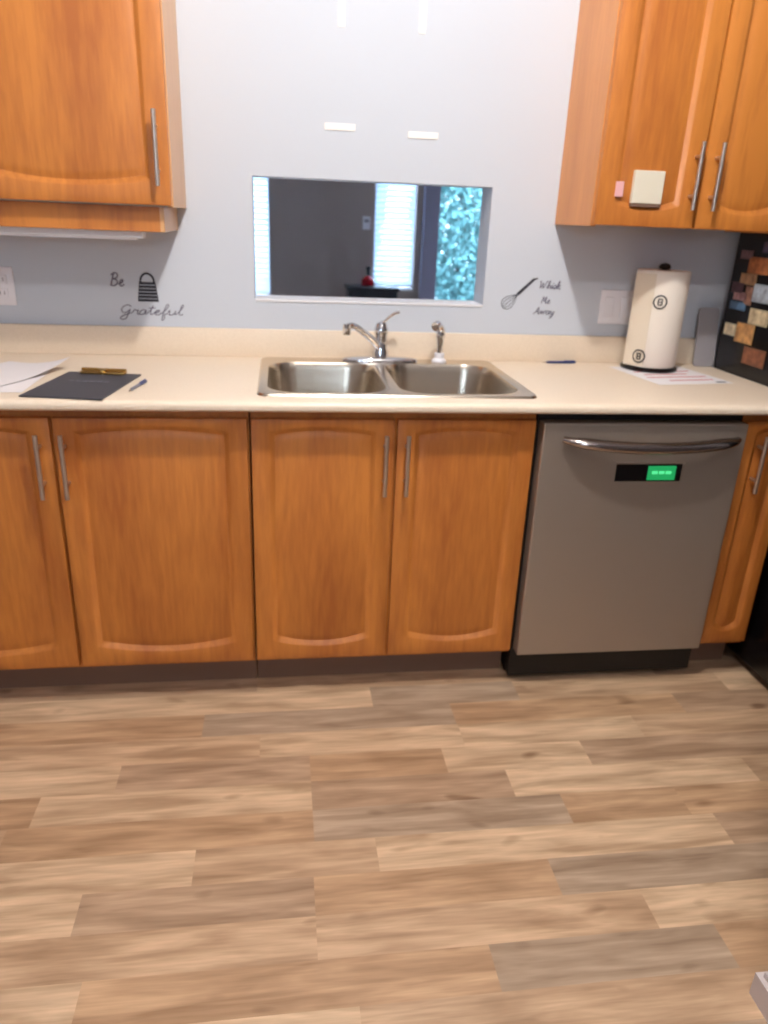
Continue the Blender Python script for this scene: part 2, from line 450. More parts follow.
def make_door(parent, x0, z0, w, h, yf, base=True, st=0.046, handle=None, label=None, m=OAK):
    """front at yf facing -y; handle = (x within door, z0, z1)"""
    if base: a = (0.060, 0.038, 0.032, 0.018)
    else: a = (0.058, 0.040, 0.058, 0.040)
    bm = bmesh.new(); rings = []
    def ring(pts, y): rings.append([bm.verts.new((x, y, z)) for x, z in pts])
    ring(outer_ring(w, h, 0), 0.020); ring(outer_ring(w, h, 0), 0.003); ring(outer_ring(w, h, 0.001), 0.001); ring(outer_ring(w, h, 0.004), 0.0)
    for off, y in ((0, 0), (0.002, 0.0008), (0.006, 0.0035), (0.013, 0.0095), (0.0145, 0.0105)): ring(door_rings(w, h, st, *a, off), y)
    ring(door_rings(w, h, st, *a, 0.0145), 0.020)
    N = len(rings[0])
    for r0, r1 in zip(rings, rings[1:] + rings[:1]):
        for k in range(N): bm.faces.new((r0[k], r0[(k + 1) % N], r1[(k + 1) % N], r1[k]))
    d = obj('door', bm, m, parent, True); d.location = (x0, yf, z0)
    bm = bmesh.new(); rings = []
    for off, y in ((0.0147, 0.016), (0.0147, 0.0102), (0.018, 0.0100), (0.022, 0.0085), (0.038, 0.0055)): ring(door_rings(w, h, st, *a, off), y)
    for r0, r1 in zip(rings, rings[1:]):
        for k in range(N): bm.faces.new((r0[k], r0[(k + 1) % N], r1[(k + 1) % N], r1[k]))
    n = N // 2
    for rr in (rings[-1], rings[0]):
        for k in range(n - 1): bm.faces.new((rr[k], rr[k + 1], rr[N - 2 - k], rr[N - 1 - k]))
    obj('panel', bm, m, d, True)
    if handle:
        hx, h0, h1 = handle; L = h1 - h0
        bm = bmesh.new()
        tube(bm, [(0, -0.032, -L / 2), (0, -0.032, L / 2)], 0.006, 14)
        for s in (-1, 1): tube(bm, [(0, 0.0, s * L * 0.29), (0, -0.03, s * L * 0.29)], 0.005, 10)
        hd = obj('handle', bm, NICKEL, d, True); hd.location = (hx, 0, (h0 + h1) / 2)
    return d

YF = -0.607      # front face of lower doors
DZ0, DZ1 = 0.127, 0.857
def base_cabinet(label, x0, x1, doors, side_m=OAK):
    t = thing('base_cabinet', label, 'cabinet', (0, 0, 0))
    bm = bmesh.new()
    for a, b_ in ((x0, x0 + 0.016), (x1 - 0.016, x1)): box(bm, a, b_, -0.565, -0.02, 0.11, 0.882)
    box(bm, x0 + 0.016, x1 - 0.016, -0.565, -0.02, 0.11, 0.126); box(bm, x0 + 0.016, x1 - 0.016, -0.035, -0.02, 0.126, 0.882)
    obj('body', bm, side_m, t)
    bm = bmesh.new()
    for a, b_ in ((x0, x0 + 0.03), (x1 - 0.03, x1)): box(bm, a, b_, -0.585, -0.565, 0.11, 0.882)
    box(bm, x0 + 0.03, x1 - 0.03, -0.585, -0.565, 0.11, 0.15); box(bm, x0 + 0.03, x1 - 0.03, -0.585, -0.565, 0.83, 0.882)
    if len(doors) > 1:
        xm = doors[0][0] + doors[0][1] + 0.004; box(bm, xm - 0.03, xm + 0.03, -0.585, -0.565, 0.15, 0.83)
    obj('face_frame', bm, OAK, t)
    bm = bmesh.new(); box(bm, x0, x1, -0.515, -0.50, 0.0, 0.11); obj('toe_kick', bm, KICK, t)
    for dx, dw, hx in doors:
        make_door(t, dx, DZ0, dw, DZ1 - DZ0, YF, True, handle=(hx, 0.650 - DZ0, 0.820 - DZ0), st=0.046 if dw > 0.2 else 0.03)
    return t
base_cabinet('honey oak two door base cabinet at the left, under the clipboard', -1.385, -0.392,
             [(-1.383, 0.494, 0.494 - 0.027), (-0.880, 0.484, 0.024)])
base_cabinet('honey oak two door base cabinet under the sink', -0.388, 0.392, [(-0.386, 0.380, 0.380 - 0.024), (0.003, 0.385, 0.026)])
base_cabinet('narrow oak base cabinet between dishwasher and black refrigerator', 1.013, 1.175, [(1.015, 0.158, 0.048)])
bxo('filler_panel', (XL, -1.389, -0.585, -0.565, 0.11, 0.882), OAK)
tag(bpy.data.objects['filler_panel'], 'oak filler strip between left base cabinet and wall', 'panel')

def upper_cabinet(label, x0, x1, zb, zt, doors, side, yf=-0.325):
    t = thing('wall_cabinet', label, 'cabinet', (0, 0, 0))
    yb = yf + 0.022
    bm = bmesh.new()
    box(bm, x0, x0 + 0.016, yb, -0.001, zb, zt); obj('side_panel', bm, side, t)
    bm = bmesh.new(); box(bm, x1 - 0.016, x1, yb, -0.001, zb, zt); obj('side_panel', bm, side, t)
    bm = bmesh.new(); box(bm, x0 + 0.016, x1 - 0.016, yb, -0.001, zb + 0.008, zb + 0.024); box(bm, x0 + 0.016, x1 - 0.016, yb, -0.001, zt - 0.016, zt)
    box(bm, x0 + 0.016, x1 - 0.016, -0.012, -0.001, zb + 0.024, zt - 0.016)
    box(bm, x0 + 0.016, x1 - 0.016, yb, yb + 0.018, zb + 0.024, zb + 0.06)
    obj('body', bm, OAK, t)
    for dx, dw, hx in doors:
        make_door(t, dx, zb + 0.004, dw, zt - zb - 0.008, yf, False, st=0.050, handle=(hx, 1.412 - zb - 0.004, 1.590 - zb - 0.004))
    return t
UL = upper_cabinet('oak wall cabinet at the upper left, above the clipboard', -1.60, -0.5875, 1.361, 2.12,
                   [(-1.096, 0.506, 0.506 - 0.028), (-1.598, 0.498, 0.028)], OAK_SIDE)
bm = bmesh.new(); box(bm, -1.60, -0.628, -0.29, -0.272, 1.297, 1.361, 0.001)
obj('light_rail', bm, OAK, UL)
bm = bmesh.new(); box(bm, -0.628, -0.616, -0.29, -0.001, 1.297, 1.361, 0.001); obj('light_rail', bm, OAK_SIDE, UL)
UR = upper_cabinet('oak wall cabinet at the upper right with a white note on its door', 0.589, 1.204, 1.359, 2.12,
                   [(0.591, 0.302, 0.302 - 0.026), (0.899, 0.303, 0.030)], OAK_END)
t = thing('under_cabinet_light', 'slim white light strip under the upper left cabinet', 'light', (-1.12, -0.245, 1.298))
bm = bmesh.new(); box(bm, -0.44, 0.44, -0.022, 0.022, -0.02, 0.064, 0.003); obj('housing', bm, WHITE, t)
bm = bmesh.new(); box(bm, -0.42, 0.42, -0.016, 0.016, -0.024, -0.02, 0.001); obj('diffuser', bm, PLATE, t)

# ------------------------------------------------------------------ countertop and sink
CT = 0.914
SX0, SX1, SY0, SY1 = -0.366, 0.390, -0.590, -0.047
def counter():
    t = thing('countertop', 'beige laminate countertop with backsplash running under the opening', 'countertop')
    bm = bmesh.new()
    prof = [(-0.560, CT), (-0.640, CT), (-0.649, CT - 0.0015), (-0.656, CT - 0.006), (-0.659, CT - 0.013), (-0.657, CT - 0.022), (-0.650, CT - 0.027), (-0.640, CT - 0.029), (-0.560, CT - 0.029)]
    x0, x1 = XL + 0.002, 1.200
    a = [bm.verts.new((x0, y, z)) for y, z in prof]; b_ = [bm.verts.new((x1, y, z)) for y, z in prof]
    n = len(prof)
    for i in range(n): bm.faces.new((a[i], a[(i + 1) % n], b_[(i + 1) % n], b_[i]))
    bm.faces.new(a); bm.faces.new(b_)
    z0 = CT - 0.029
    box(bm, x0, SX0 + 0.016, -0.5605, -0.002, z0, CT); box(bm, SX1 - 0.016, x1, -0.560, -0.002, z0, CT)
    box(bm, SX0 + 0.016, SX1 - 0.016, SY1 - 0.022, -0.002, z0, CT)
    obj('worktop', bm, LAM, t, True)
    bm = bmesh.new(); box(bm, x0, x1, -0.021, -0.002, CT, CT + 0.090, 0.003); obj('backsplash', bm, LAM, t, True)
counter()

def rring(x0, x1, y0, y1, r, n=8):
    pts = []
    for cx, cy, a0 in ((x1 - r, y1 - r, 0), (x0 + r, y1 - r, PI / 2), (x0 + r, y0 + r, PI), (x1 - r, y0 + r, 3 * PI / 2)):
        for i in range(n + 1): a = a0 + PI / 2 * i / n; pts.append((cx + r * math.cos(a), cy + r * math.sin(a)))
    return pts
def sink():
    t = thing('kitchen_sink', 'double bowl stainless steel sink set into the countertop', 'sink', (0, 0, CT))
    xm = 0.002; bowls = [(-0.344, -0.016, -0.560, -0.120), (0.020, 0.362, -0.560, -0.120)]
    bm = bmesh.new()
    zt = 0.006
    for (bx0, bx1, by0, by1), (hx0, hx1) in zip(bowls, ((SX0, xm), (xm, SX1))):
        inner = rring(bx0, bx1, by0, by1, 0.085); n = len(inner)
        q = n // 4
        outer = []
        cx, cy = (bx0 + bx1) / 2, (by0 + by1) / 2
        # matching ring on the half plate: clamp to a rectangle with small radius at the sink's own corners
        rr = rring(hx0, hx1, SY0, SY1, 0.001)
        rc = rring(hx0, hx1, SY0, SY1, 0.030)
        for i in range(n):
            corner = i // q
            left = corner in (1, 2)
            own = (left and hx0 == SX0) or ((not left) and hx1 == SX1)
            outer.append(rc[i] if own else rr[i])
        vi = [bm.verts.new((x, y, zt - 0.002)) for x, y in inner]
        mid = [(ix + (ox - ix) * 0.35, iy + (oy - iy) * 0.35) for (ix, iy), (ox, oy) in zip(inner, outer)]
        vm = [bm.verts.new((x, y, zt)) for x, y in mid]
        vo = [bm.verts.new((x, y, zt)) for x, y in outer]
        for i in range(n):
            j = (i + 1) % n
            bm.faces.new((vi[i], vi[j], vm[j], vm[i])); bm.faces.new((vm[i], vm[j], vo[j], vo[i]))
    bmesh.ops.remove_doubles(bm, verts=bm.verts[:], dist=0.0012)
    # outer lip down to the counter
    es = [e for e in bm.edges if e.is_boundary and all((abs(v.co.z - zt) < 1e-5) for v in e.verts)]
    r = bmesh.ops.extrude_edge_only(bm, edges=es)
    for v in [g for g in r['geom'] if isinstance(g, bmesh.types.BMVert)]:
        v.co.z = 0.0005; v.co.x += 0.004 * (1 if v.co.x > 0 else -1); v.co.y += 0.004 * (1 if v.co.y > -0.3 else -1)
    obj('rim', bm, STEEL, t, True)
    for bx0, bx1, by0, by1 in bowls:
        bm = bmesh.new(); rings = []
        for ins, z, r in ((0, zt - 0.002, 0.085), (0.003, -0.004, 0.084), (0.006, -0.02, 0.083), (0.016, -0.13, 0.080), (0.024, -0.155, 0.078), (0.040, -0.172, 0.075), (0.070, -0.178, 0.06), (0.120, -0.181, 0.04)):
            rings.append([bm.verts.new((x, y, z)) for x, y in rring(bx0 + ins, bx1 - ins, by0 + ins, by1 - ins, r)])
        n = len(rings[0])
        for a, b_ in zip(rings, rings[1:]):
            for i in range(n): bm.faces.new((a[i], a[(i + 1) % n], b_[(i + 1) % n], b_[i]))
        bm.faces.new(rings[-1])
        bw = obj('bowl', bm, STEEL, t, True)
        bm = bmesh.new(); c = ((bx0 + bx1) / 2, (by0 + by1) / 2, -0.181)
        lathe(bm, [(0.0, 0.0015), (0.030, 0.0015), (0.034, 0.005), (0.042, 0.004), (0.044, 0.0)], c, 28); obj('drain', bm, CHROME, bw, True)
sink()

def faucet():
    t = thing('kitchen_faucet', 'chrome single lever faucet with its spout swung left over the sink', 'faucet', (0.017, -0.085, CT + 0.006))
    bm = bmesh.new()
    lathe(bm, [(1.0, 0.0), (1.0, 0.004), (0.96, 0.008), (0.8, 0.012), (0.4, 0.015), (0.0, 0.016)], seg=48, sx=0.125, sy=0.030)
    obj('base_plate', bm, CHROME, t, True)
    bm = bmesh.new()
    lathe(bm, [(0.0, 0.010), (0.027, 0.010), (0.026, 0.03), (0.021, 0.045), (0.021, 0.085), (0.023, 0.09), (0.023, 0.105), (0.020, 0.112), (0.017, 0.122), (0.0, 0.128)], seg=28)
    obj('body', bm, CHROME, t, True)
    bm = bmesh.new()
    p = catmull([(-0.008, -0.010, 0.045), (-0.035, -0.038, 0.075), (-0.075, -0.078, 0.108), (-0.105, -0.108, 0.125), (-0.122, -0.124, 0.122)])
    tube(bm, p, [0.012 - 0.003 * i / len(p) for i in range(len(p))], 14)
    sp = obj('spout', bm, CHROME, t, True)
    bm = bmesh.new(); tube(bm, [(-0.122, -0.122, 0.132), (-0.123, -0.123, 0.104), (-0.123, -0.123, 0.100)], [0.0125, 0.0125, 0.011], 16); obj('aerator', bm, CHROME, sp, True)
    bm = bmesh.new()
    tube(bm, catmull([(0.002, 0.0, 0.118), (0.015, -0.006, 0.133), (0.030, -0.012, 0.147), (0.045, -0.018, 0.157), (0.055, -0.020, 0.159)]), [0.010] * 4 + [0.008] * 8 + [0.009] * 13, 12, sq=(1.0, 0.55))
    obj('lever', bm, CHROME, t, True)
faucet()
t = thing('side_sprayer', 'chrome hand sprayer standing right of the faucet', 'sprayer', (0.213, -0.090, CT + 0.006))
bm = bmesh.new(); lathe(bm, [(0.0, 0.0), (0.024, 0.0), (0.024, 0.006), (0.016, 0.014), (0.016, 0.03), (0.0, 0.032)], seg=24); obj('holder', bm, PLATE, t, True)
bm = bmesh.new(); lathe(bm, [(0.0, 0.028), (0.011, 0.03), (0.010, 0.05), (0.013, 0.07), (0.016, 0.085), (0.014, 0.10), (0.0, 0.105)], seg=20); obj('grip', bm, CHROME, t, True)
bm = bmesh.new(); tube(bm, catmull([(0.002, 0, 0.088), (0.0, -0.004, 0.108), (-0.012, -0.018, 0.122), (-0.026, -0.034, 0.118)]), [0.013] * 6 + [0.012] * 8 + [0.015] * 5, 14); obj('spray_head', bm, CHROME, t, True)

# ------------------------------------------------------------------ dishwasher
def dishwasher():
    t = thing('dishwasher', 'stainless steel dishwasher with a green lit display', 'dishwasher', (0, 0, 0))
    x0, x1 = 0.402, 1.003; yf = -0.632
    bxo('tub', (x0 - 0.004, x1 + 0.006, -0.585, -0.04, 0.02, 0.872), BLACK, t)
    bxo('door', (x0, x1, yf, -0.585, 0.122, 0.856), DWSTEEL, t, 0.004)
    bxo('kick_plate', (x0 - 0.004, x1 - 0.02, -0.545, -0.53, 0.012, 0.118), BLACK, t)
    bm = bmesh.new(); n = 24; pts = []
    for i in range(n + 1):
        u = i / n; k = 1 - (2 * u - 1) ** 2
        pts.append((0.460 + 0.515 * u, yf - 0.004 - 0.048 * k ** 0.6, 0.812 - 0.012 * k))
    tube(bm, pts, [0.012 + 0.009 * min(1, (1 - abs(2 * i / n - 1)) * 5) for i in range(n + 1)], 16, sq=(1.0, 0.75))
    obj('handle', bm, HANDLE, t, True)
    d = bxo('display', (0.627, 0.824, yf - 0.002, yf + 0.002, 0.688, 0.740), BLACKG, t, 0.0006)
    bxo('display_trim', (0.624, 0.830, yf - 0.004, yf + 0.002, 0.740, 0.744), NICKEL, d)
    g = bxo('lit_screen', (0.722, 0.806, yf - 0.003, yf - 0.0018, 0.692, 0.734), GREEN, d); g['label'] = 'glowing green screen'
    bm = bmesh.new()
    for a, b_ in ((0.735, 0.752), (0.756, 0.772), (0.776, 0.793)): box(bm, a, b_, yf - 0.0036, yf - 0.003, 0.710, 0.719)
    bmx = obj('characters', bm, GREENL, d)
dishwasher()

# ------------------------------------------------------------------ refrigerator
t = thing('refrigerator', 'black refrigerator at the right edge with photos stuck on its side', 'refrigerator', (0, 0, 0))
FX = 1.208
bxo('cabinet', (FX, 1.97, -0.74, -0.06, 0.03, 1.70), BLACKG, t, 0.006, 3)
bxo('freezer_door', (FX, 1.97, -0.81, -0.746, 1.16, 1.70), BLACKG, t, 0.012, 3)
bxo('lower_door', (FX, 1.97, -0.81, -0.746, 0.06, 1.15), BLACKG, t, 0.012, 3)
for z0, z1 in ((1.20, 1.50), (0.70, 1.10)):
    bm = bmesh.new(); tube(bm, catmull([(1.90, -0.81, z0), (1.90, -0.855, z0 + 0.03), (1.90, -0.855, z1 - 0.03), (1.90, -0.81, z1)]), 0.011, 10); obj('handle', bm, BLACKG, t, True)
for x in (FX + 0.06, 1.90):
    for y in (-0.70, -0.10):
        bm = bmesh.new(); lathe(bm, [(0.0, 0.0), (0.02, 0.0), (0.02, 0.01), (0.012, 0.03), (0.0, 0.031)], (x, y, 0), 14); obj('foot', bm, BLACK, t)

MAG = [  # y, z, half-width y, half-height z, colour, label words
 (-0.130, 1.292, .034, .014, (150, 120, 128), 'mauve photo, topmost at the left of the side'),
 (-0.205, 1.262, .055, .026, (206, 128, 78), 'orange photo near the top'),
 (-0.165, 1.218, .045, .018, (196, 152, 110), 'tan photo below the orange one'),
 (-0.115, 1.188, .034, .018, (96, 66, 76), 'dark plum photo left of the tan ones'),
 (-0.140, 1.162, .040, .014, (206, 160, 160), 'pink photo above the blue one'),
 (-0.135, 1.132, .045, .014, (104, 140, 176), 'blue photo under the pink one'),
 (-0.255, 1.180, .050, .028, (178, 190, 202), 'pale grey-blue photo at the right edge'),
 (-0.185, 1.168, .022, .030, (158, 116, 98), 'brown photo between the pink and grey-blue ones'),
 (-0.262, 1.108, .052, .025, (222, 204, 166), 'cream photo below the grey-blue one'),
 (-0.118, 1.052, .034, .020, (230, 214, 180), 'small cream square, lowest at the left'),
 (-0.205, 1.050, .050, .032, (220, 166, 106), 'golden photo beside the small cream square'),
 (-0.280, 0.985, .060, .028, (150, 96, 68), 'wide brown photo, lowest of all'),
 (-0.255, 1.318, .045, .016, (92, 86, 120), 'violet-grey photo just under the cabinet'),
]
for i, (y, z, hy, hz, c, w) in enumerate(MAG):
    t = thing('photo_magnet', w + ' on the black refrigerator', 'magnet', (FX, y, z), 0, 'photo magnets on the side of the refrigerator')
    bm = bmesh.new(); box(bm, -0.003, -0.0002, -hy, hy, -hz, hz, 0.0006, 1); obj('backing', bm, mat('magnet_border_%d' % i, S(*[int(v * 0.75) for v in c]), 0.5), t)
    bm = bmesh.new(); box(bm, -0.0036, -0.003, -hy + 0.005, hy - 0.005, -hz + 0.004, hz - 0.004)
    obj('picture', bm, mat('magnet_picture_%d' % i, S(*c), 0.45, var=((1, 1, 1), (0.45, 0.4, 0.4), 40, 2)), t)

# ------------------------------------------------------------------ things on the counter
def sheet(w, h, curl=0.0, amp=0.0, th=0.0006, n=14):
    bm = bmesh.new(); top = []; bot = []
    for j in range(n + 1):
        ra, rb = [], []
        for i in range(n + 1):
            x = -w / 2 + w * i / n; y = -h / 2 + h * j / n
            z = curl * max(0, (i / n + j / n) - 1.2) ** 2 + amp * (1 + math.sin(3 * i / n + 4 * j / n))
            ra.append(bm.verts.new((x, y, z + th))); rb.append(bm.verts.new((x, y, z)))
        top.append(ra); bot.append(rb)
    for j in range(n):
        for i in range(n):
            bm.faces.new((top[j][i], top[j][i + 1], top[j + 1][i + 1], top[j + 1][i])); bm.faces.new((bot[j][i], bot[j + 1][i], bot[j + 1][i + 1], bot[j][i + 1]))
    for i in range(n):
        bm.faces.new((top[0][i], bot[0][i], bot[0][i + 1], top[0][i + 1])); bm.faces.new((top[n][i], top[n][i + 1], bot[n][i + 1], bot[n][i]))
        bm.faces.new((top[i][0], top[i + 1][0], bot[i + 1][0], bot[i][0])); bm.faces.new((top[i][n], bot[i][n], bot[i + 1][n], top[i + 1][n]))
    return bm

t = thing('clipboard', 'charcoal clipboard with a brass clip lying on the left countertop', 'clipboard', (-0.822, -0.487, CT + 0.0005), math.radians(-8))
bm = bmesh.new(); box(bm, -0.102, 0.102, -0.155, 0.155, 0, 0.004, 0.0012); obj('board', bm, SLATE, t)
bm = bmesh.new()
for k in range(6): box(bm, -0.055 + k * 0.019, -0.042 + k * 0.019, 0.030, 0.044, 0.0040, 0.0044)
obj('print', bm, GREYINK, t)
bm = bmesh.new(); box(bm, -0.062, 0.062, 0.128, 0.158, 0.004, 0.011, 0.003); tube(bm, [(-0.062, 0.150, 0.013), (0.062, 0.150, 0.013)], 0.005, 10)
lathe(bm, [(0.0, 0.0), (0.012, 0.0), (0.011, 0.006), (0.0, 0.008)], (0, 0.140, 0.010), 14)
obj('clip', bm, GOLD, t, True)
def paper(loc, rz, label, curl, w=0.216, h=0.279, amp=0.0):
    o = obj('paper_sheet', sheet(w, h, curl, amp), PAPER, None, True); o.location = loc; o.rotation_euler = (0, 0, rz)
    return tag(o, label, 'paper', 'loose papers at the left end of the counter')
paper((-1.062, -0.440, CT + 0.0008), math.radians(1), 'white paper sheet at the left counter end, bottom of the pile', 0.0)
paper((-1.062, -0.352, CT + 0.0042), math.radians(-24), 'white paper sheet on top of the pile, its corner lifting towards the clipboard', 0.05)
def pen(a, b, m, label, z=CT + 0.0045, m2=None):
    a = Vector(a); b = Vector(b); d = b - a; L = d.length
    t = thing('pen', label, 'pen', (a.x, a.y, z), math.atan2(d.y, d.x))
    bm = bmesh.new(); tube(bm, [(0.012, 0, 0), (0.02, 0, 0), (L * 0.6, 0, 0)], [0.0028, 0.0042, 0.0042], 10); obj('barrel', bm, m, t, True)
    bm = bmesh.new(); tube(bm, [(0, 0, 0), (0.012, 0, 0)], [0.0006, 0.0028], 8); obj('tip', bm, NICKEL, t, True)
    bm = bmesh.new(); tube(bm, [(L * 0.6, 0, 0), (L * 0.96, 0, 0), (L, 0, 0)], [0.0045, 0.0045, 0.003], 10); box(bm, L * 0.65, L * 0.97, -0.0012, 0.0012, 0.0044, 0.0062); obj('cap', bm, m2 or m, t, True)
pen((-0.695, -0.565), (-0.672, -0.437), SILVER, 'silver and blue pen lying right of the clipboard', m2=BLUEP)
pen((0.585, -0.052), (0.705, -0.044), BLUEP, 'blue pen lying against the backsplash right of the sink')

t = thing('flyer', 'white flyer with red lines under the paper towel holder', 'paper', (0.958, -0.225, CT + 0.0005), math.radians(8))
obj('sheet', sheet(0.270, 0.29), PAPER, t)
bm = bmesh.new()
for y, a, b_ in ((0.05, -0.1, 0.11), (0.005, -0.09, 0.07), (-0.04, -0.11, 0.11), (-0.09, -0.06, 0.10)): box(bm, a, b_, y - 0.005, y + 0.005, 0.0006, 0.0009)
obj('red_lines', bm, REDINK, t)
bm = bmesh.new(); box(bm, 0.085, 0.12, -0.135, -0.118, 0.0006, 0.0009); obj('print', bm, GREYINK, t)

t = thing('paper_towel_holder', 'black paper towel stand with a round base right of the switch', 'paper towel holder', (0.936, -0.118, CT + 0.0015))
bm = bmesh.new(); lathe(bm, [(0.0, 0.0), (0.092, 0.0), (0.093, 0.006), (0.088, 0.011), (0.0, 0.013)], seg=40); obj('base', bm, BLACKG, t, True)
bm = bmesh.new(); tube(bm, [(0, 0, 0.01), (0, 0, 0.333)], 0.006, 12); obj('rod', bm, BLACK, t, True)
bm = bmesh.new(); lathe(bm, [(0.0, 0.321), (0.016, 0.323), (0.020, 0.329), (0.014, 0.338), (0.0, 0.342)], seg=20); obj('knob', bm, BLACK, t, True)
t = thing('paper_towel_roll', 'white paper towel roll standing on the black holder', 'paper towel', (0.936, -0.118, CT + 0.0148))
bm = bmesh.new(); h = 0.306
lathe(bm, [(0.012, 0.001), (0.081, 0.0), (0.084, 0.004), (0.084, h - 0.004), (0.081, h), (0.022, h), (0.022, h - 0.02), (0.012, h - 0.02)], seg=56, closed=True); obj('roll', bm, TOWEL, t, True)
bm = bmesh.new(); lathe(bm, [(0.018, h - 0.02), (0.0225, h - 0.02), (0.0225, h + 0.0015), (0.018, h + 0.0015)], seg=24, closed=True); obj('cardboard_core', bm, KICK, t)
bm = bmesh.new()      # loose flap of the outer sheet, following the roll on its left
va = []
for k in range(9):
    a = math.radians(186 + k * 5.5); r = 0.085 + 0.0008 + 0.012 * (1 - k / 8) ** 2
    va.append([(r * math.cos(a), r * math.sin(a), z) for z in (0.003, h * 0.5, h * 0.97)])
lo = [[bm.verts.new(p) for p in c] for c in va]; up = [[bm.verts.new((p[0] * 1.012, p[1] * 1.012, p[2])) for p in c] for c in va]
for k in range(8):
    for j in range(2):
        bm.faces.new((lo[k][j], lo[k + 1][j], lo[k + 1][j + 1], lo[k][j + 1])); bm.faces.new((up[k][j], up[k][j + 1], up[k + 1][j + 1], up[k + 1][j]))
for k in range(8):
    bm.faces.new((lo[k][0], up[k][0], up[k + 1][0], lo[k + 1][0])); bm.faces.new((lo[k][2], lo[k + 1][2], up[k + 1][2], up[k][2]))
for j in range(2):
    bm.faces.new((lo[0][j], lo[0][j + 1], up[0][j + 1], up[0][j])); bm.faces.new((lo[8][j], up[8][j], up[8][j + 1], lo[8][j + 1]))
obj('loose_flap', bm, WRAP, t, True)
for ang, z in ((245, 0.212), (219, 0.036)):      # printed round marks
    bm = bmesh.new(); a0 = math.radians(ang); R = 0.0850 + (0.0045 if z < 0.1 else 0)
    def on(u, v): a = a0 + u / R; return (R * math.cos(a), R * math.sin(a), z + v)
    tube(bm, [on(0.020 * math.cos(q * PI / 12), 0.020 * math.sin(q * PI / 12)) for q in range(25)], 0.0024, 6, cap=False)
    for u in (-0.006, 0.006): tube(bm, [on(u, -0.009), on(u, 0.009)], 0.002, 6)
    for v in (-0.009, 0, 0.009): tube(bm, [on(-0.006, v), on(0.006, v)], 0.002, 6)
    obj('printed_mark', bm, BLACK, t, True)

t = thing('grey_board', 'smoky grey board leaning on the wall between towel roll and refrigerator', 'cutting board', (1.166, -0.066, CT + 0.001))  # thin grey slab standing for an unidentified pale shape
t.rotation_euler = (math.radians(-8), 0, 0)
bm = bmesh.new(); prism(bm, rring(-0.036, 0.040, 0.0, 0.20, 0.012), 0, 0.006)
for v in bm.verts: v.co = Vector((v.co.x, v.co.z, v.co.y))
obj('board', bm, GLASSG, t)

# ------------------------------------------------------------------ things on the wall
def plate(loc, w, h, label, cat, kind):
    t = thing('switch_plate' if kind == 'switch' else 'outlet_plate', label, cat, loc)
    bm = bmesh.new(); box(bm, -w / 2, w / 2, -0.006, 0, -h / 2, h / 2, 0.003); obj('plate', bm, PLATE, t, True)
    if kind == 'switch':
        for x in (-0.030, 0.030):
            bm = bmesh.new(); box(bm, x - 0.017, x + 0.017, -0.009, -0.005, -0.034, 0.034, 0.0015); obj('rocker', bm, PLATE, t)
    else:
        for z in (-0.02, 0.02):
            bm = bmesh.new(); box(bm, -0.017, 0.017, -0.008, -0.005, z - 0.014, z + 0.014, 0.002); s = obj('socket', bm, PLATE, t)
            bm = bmesh.new(); box(bm, -0.008, -0.005, -0.0084, -0.0078, z - 0.005, z + 0.006); box(bm, 0.005, 0.008, -0.0084, -0.0078, z - 0.005, z + 0.006); obj('slot', bm, PLATED, s)
    return t
plate((0.842, 0, 1.102), 0.122, 0.114, 'white double switch plate left of the paper towels', 'light switch', 'switch')
plate((-1.155, 0, 1.116), 0.074, 0.114, 'white outlet plate on the wall at the left edge', 'outlet', 'outlet')
t = thing('thermostat', 'small pale control box on the dark wall beyond the opening', 'thermostat', (0.402, FARY, 1.310))
bm = bmesh.new(); box(bm, -0.032, 0.032, -0.025, 0, -0.05, 0.05, 0.004); obj('case', bm, PLATE, t)
bm = bmesh.new(); box(bm, -0.018, 0.018, -0.027, -0.025, 0.005, 0.03); obj('screen', bm, PLATED, t)

for x, z, hw, hh, lab in ((-0.121, 1.608, .047, .0095, 'short white tape strip on the wall, left one above the opening'),
                          (0.136, 1.598, .047, .0095, 'short white tape strip on the wall, right one above the opening')):
    o = bxo('tape_strip', (x - hw, x + hw, -0.003, -0.0001, z - hh, z + hh), EMB, None, 0.001); tag(o, lab, 'tape', 'white tape strips above the opening')
for x, z0, lab in ((-0.121, 1.868, 'upright white tape strip at the top of the wall, left one'), (0.117, 1.866, 'upright white tape strip at the top of the wall, right one')):
    o = bxo('tape_strip', (x - .010, x + .010, -0.002, -0.0001, z0, z0 + 0.15), EMB, None, 0.0008); tag(o, lab, 'tape', 'white tape strips above the opening')

